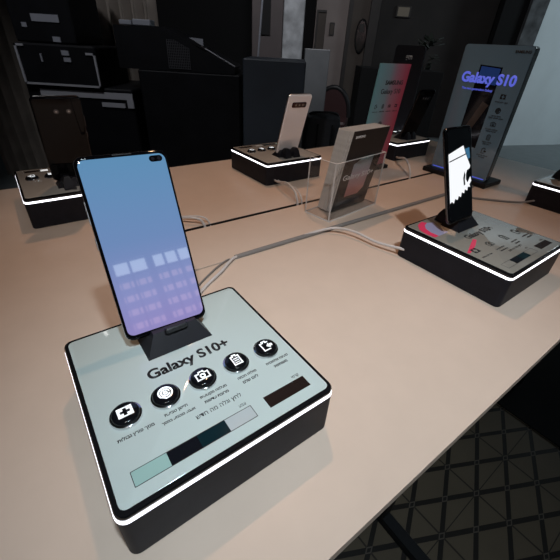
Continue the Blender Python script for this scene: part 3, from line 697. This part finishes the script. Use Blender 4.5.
# tall black case with a wedge speaker on it
thing_box('tall_case', 'tall plain black case below the wedge speaker', 'flight case', -0.89, -0.30, 2.30, 2.75, 0, 0.895, BLACKCASE)
wsp = tag(empty('wedge_speaker', (-0.66, 2.45, 0.896)), 'black wedge speaker with a sloping side and a fine grille', 'speaker')
prof = [(-0.33, 0.0), (-0.33, 0.20), (-0.06, 0.205), (0.33, 0.035), (0.33, 0.0)]
MB().loops([[(x, y, zz) for x, zz in prof] for y in (-0.15, 0.15)]).build('cabinet', BLACKCASE, wsp)
gm = mat('speaker_grille', (0.03, 0.03, 0.035), 0.6)
gg = MB()
for i in range(13): gg.box(-0.045+i*0.010, -0.0415+i*0.010, -0.153, -0.150, 0.012, 0.15-max(0, i-4)*0.0046)
for j in range(11): gg.box(-0.045, min(0.08, 0.33-(0.015+j*0.0125)*2.2), -0.154, -0.150, 0.012+j*0.0125, 0.0150+j*0.0125)
gg.build('grille', gm, wsp)
MB().cyl((0.145, -0.152, 0.128), (0.330, -0.152, 0.040), 0.003).build('edge_trim', CASEEDGE, wsp)
tag(MB().loops([[(-0.575, y, 1.060), (-0.497, y, 1.056), (-0.497, y, 1.022)] for y in (2.28, 2.283)]).build('paper_card', LABELGREY), 'small grey triangular card on the sloping side of the wedge speaker', 'card')
for i, (x, zz, wdt, h) in enumerate(((-0.99, 1.098, .07, .022), (-0.90, 1.104, .10, .028))):
    e = thing_box('adapter_box', ('smaller' if i == 0 else 'larger')+' grey box lying on top of the wedge speaker', 'box', x-wdt/2+.04, x+wdt/2+.04, 2.38, 2.46, 1.1015, 1.1015+h, LABELGREY, 0.003, 'box_body')
# blue-black cabinet right of it
thing_box('tall_cabinet', 'tall blue-black cabinet behind the white-backed phone', 'cabinet', -0.266, 0.068, 2.15, 2.55, 0, 0.984, PANELBLUE, 0.006, 'cabinet_body')
tag(MB().cyl((-0.299, 2.62, 0.0), (-0.202, 2.62, 1.30), 0.006).build('metal_rod', LABELGREY), 'thin leaning grey rod beside the tall blue-black cabinet', 'rod')
# wooden panel, pillar, grey cabinet
wp = thing_box('brown_panel', 'dark brown upright panel left of the concrete pillar', 'panel', -0.305, -0.09, 3.0, 3.06, 0, 2.2, mat('dark_brown_board', (0.035, 0.027, 0.027), 0.7, noise=0.15, nscale=6), 0.004, 'board')
MB().box(-0.045, 0.022, -0.036, -0.030, 1.105, 2.2).build('black_strip', BLACKPAINT, wp)
tag(MB().bevbox(-0.072, 0.072, -0.1, 0.1, 0, 3.3, 0.006).build('concrete_pillar', CONCRETE, loc=(-0.015, 3.10, 0)), 'rough grey concrete pillar rising behind the tall cabinet', 'pillar')
thing_box('grey_cabinet', 'shorter grey cabinet right of the concrete pillar', 'cabinet', 0.078, 0.252, 2.9, 3.1, 0, 1.04, mat('grey_metal_sheet', (0.085, 0.09, 0.095), 0.6, noise=0.2, nscale=6), 0.004, 'cabinet_body')
bg = tag(empty('black_bag', (0.215, 2.45, 0)), 'black equipment bag slumped below the grey cabinet', 'bag')
mb = MB()
lp = []
for zz, q in ((0, .9), (.15, 1.0), (.45, 1.0), (.60, .97), (.685, .85), (.705, .6)):
    lp.append([(0.125*q*(abs(cos(a))**.5)*(1 if cos(a) > 0 else -1)*(1+.04*sin(5*a)), 0.12*q*(abs(sin(a))**.5)*(1 if sin(a) > 0 else -1)*(1+.05*sin(7*a)), zz) for a in [2*pi*k/28 for k in range(28)]])
mb.loops(lp).build('bag_body', mat('black_nylon', (0.010, 0.011, 0.014), 0.55, noise=0.4, nscale=14, bump=0.6), bg, smooth=True)
MB().tube(spline([(-0.09, -0.02, 0.70), (-0.06, -0.05, 0.712), (0.02, -0.06, 0.718), (0.07, -0.04, 0.712), (0.09, -0.01, 0.70)]), 0.007).build('strap', STEEL, bg, smooth=True)
for x in (-0.04, 0.05): MB().cyl((x, -0.128, 0.02), (x, -0.124, 0.66), 0.006).build('piping', STEEL, bg)
# chair with red seat back
ch = tag(empty('armchair', (0.44, 4.1, 0), (0, 0, d(-12))), 'dark red upholstered chair with a black curved rim in the back room', 'chair')
bk = [(0.17*cos(a), 0.26*sin(a)) for a in [pi*k/16 for k in range(17)]]
MB().loops([[(x, y, 0.45+zz) for x, zz in bk] for y in (-0.02, 0.03)]).build('backrest', REDPLASTIC, ch)
MB().tube([(x*1.04, 0.0, 0.45+zz*1.03) for x, zz in bk], 0.026).build('back_rim', STEEL, ch, smooth=True)
MB().bevbox(-0.18, 0.18, -0.36, 0.02, 0.38, 0.45, 0.02).build('seat', REDPLASTIC, ch)
for sx in (-1, 1):
    for y in (-0.32, -0.01): MB().cyl((sx*0.15, y, 0), (sx*0.15, y, 0.39), 0.014).build('leg', STEEL, ch)
cb = thing_box('black_cabinet', 'wide low black cabinet in the back room behind the gradient sign', 'cabinet', 0.70, 1.55, 4.2, 4.6, 0, 0.905, BLACKPAINT, 0.006, 'cabinet_body')
mr = tag(empty('oval_mirror', (0.86, 5.585, 1.20)), 'oval wall mirror with a black frame on the tan wall strip', 'mirror')
ov = lambda a, b, y, n=32: [(a*cos(2*pi*k/n), y, b*sin(2*pi*k/n)) for k in range(n)]
MB().loops([ov(.078, .185, 0.012), ov(.078, .185, -0.012), ov(.062, .165, -0.012), ov(.062, .165, 0.0)], True, False).build('mirror_frame', BLACKPAINT, mr)
MB().loops([ov(.062, .165, 0.002), ov(.062, .165, -0.002)]).build('mirror_glass', mat('mirror_glass', (0.06, 0.055, 0.05), 0.15, metal=0.6), mr)
MB().bevbox(-0.035, 0.030, -0.010, -0.002, 0.04, 0.13, 0.002).build('mirror_sticker', DARKWOOD, mr)
e = thing_box('wall_plate', 'small framed plate on the pale wall strip left of the oval mirror', 'wall plate', 0.44, 0.505, 5.585, 5.6, 1.185, 1.325, DARKWOOD, 0.003, 'plate_frame')
MB().box(-0.020, 0.020, -0.009, -0.006, 0.018, 0.122).build('plate_face', TAN, e)
e = thing_box('wall_sign', 'small square tan sign with a dark frame high on the dark wall', 'wall sign', 1.28, 1.47, 5.68, 5.7, 1.425, 1.545, DARKWOOD, 0.003, 'sign_frame')
MB().box(-0.075, 0.070, -0.013, -0.009, 0.012, 0.105).build('sign_face', mat('tan_sign_face', (0.16, 0.135, 0.10), 0.6), e)
# plant silhouette
pl = tag(empty('potted_plant', (1.55, 4.9, 0)), 'dark leafy potted plant in front of the dark wall', 'potted plant')
MB().lathe([(.10, 0), (.13, .25), (.14, .26)], 0, 0, 20).build('pot', BLACKPAINT, pl)
MB().cyl((0, 0, .25), (0.01, 0, .95), .012).build('stem', DARKWOOD, pl)
lf = MB(); rnd = random.Random(5)
for k in range(46):
    a = rnd.uniform(0, 2*pi); zz = rnd.uniform(.72, 1.20); L_ = rnd.uniform(.08, .15); el = rnd.uniform(-.4, .9)
    b0 = Vector((0.03*cos(a), 0.03*sin(a), zz)); dr = Vector((cos(a)*cos(el), sin(a)*cos(el), sin(el))); sd = Vector((-sin(a), cos(a), 0))
    m1 = b0+dr*L_*.5; tp = b0+dr*L_; up = dr.cross(sd)*.004
    lf.loops([[tuple(b0+up), tuple(m1+sd*.028+up), tuple(tp+up), tuple(m1-sd*.028+up)], [tuple(b0-up), tuple(m1+sd*.028-up), tuple(tp-up), tuple(m1-sd*.028-up)]])
lf.build('foliage', mat('dark_leaves', (0.006, 0.010, 0.006), 0.6), pl)
# pleated curtain behind the cases
cu = MB(); n = 120
fr = [(-2.4+1.45*k/n, 2.92+0.035*sin(k*0.9)) for k in range(n+1)]; bkp = [(x, y+0.012) for x, y in reversed(fr)]
cu.loops([[(x, y, zz) for x, y in fr+bkp] for zz in (0.0, 2.6)])
tag(cu.build('pleated_curtain', mat('grey_brown_curtain', (0.17, 0.145, 0.125), 0.9, noise=0.2, nscale=7), smooth=True), 'pleated grey-brown curtain behind the stacked flight cases', 'curtain')
# lit wall panel high behind the far plinths
wl = tag(empty('wall_light', (-1.84, 2.78, 1.42), (d(10), 0, d(28))), 'bright rectangular light panel mirrored in the far left plinth top', 'wall light')
MB().bevbox(-0.14, 0.14, 0.0, 0.03, 0.0, 0.36, 0.004).build('housing', STEEL, wl)
MB().box(-0.13, 0.13, -0.003, -0.0005, 0.01, 0.35).build('diffuser', mat('white_light_diffuser', (0.8, 0.8, 0.8), 0.5, emit=(1.0, 0.98, 0.96), estr=3.0), wl)
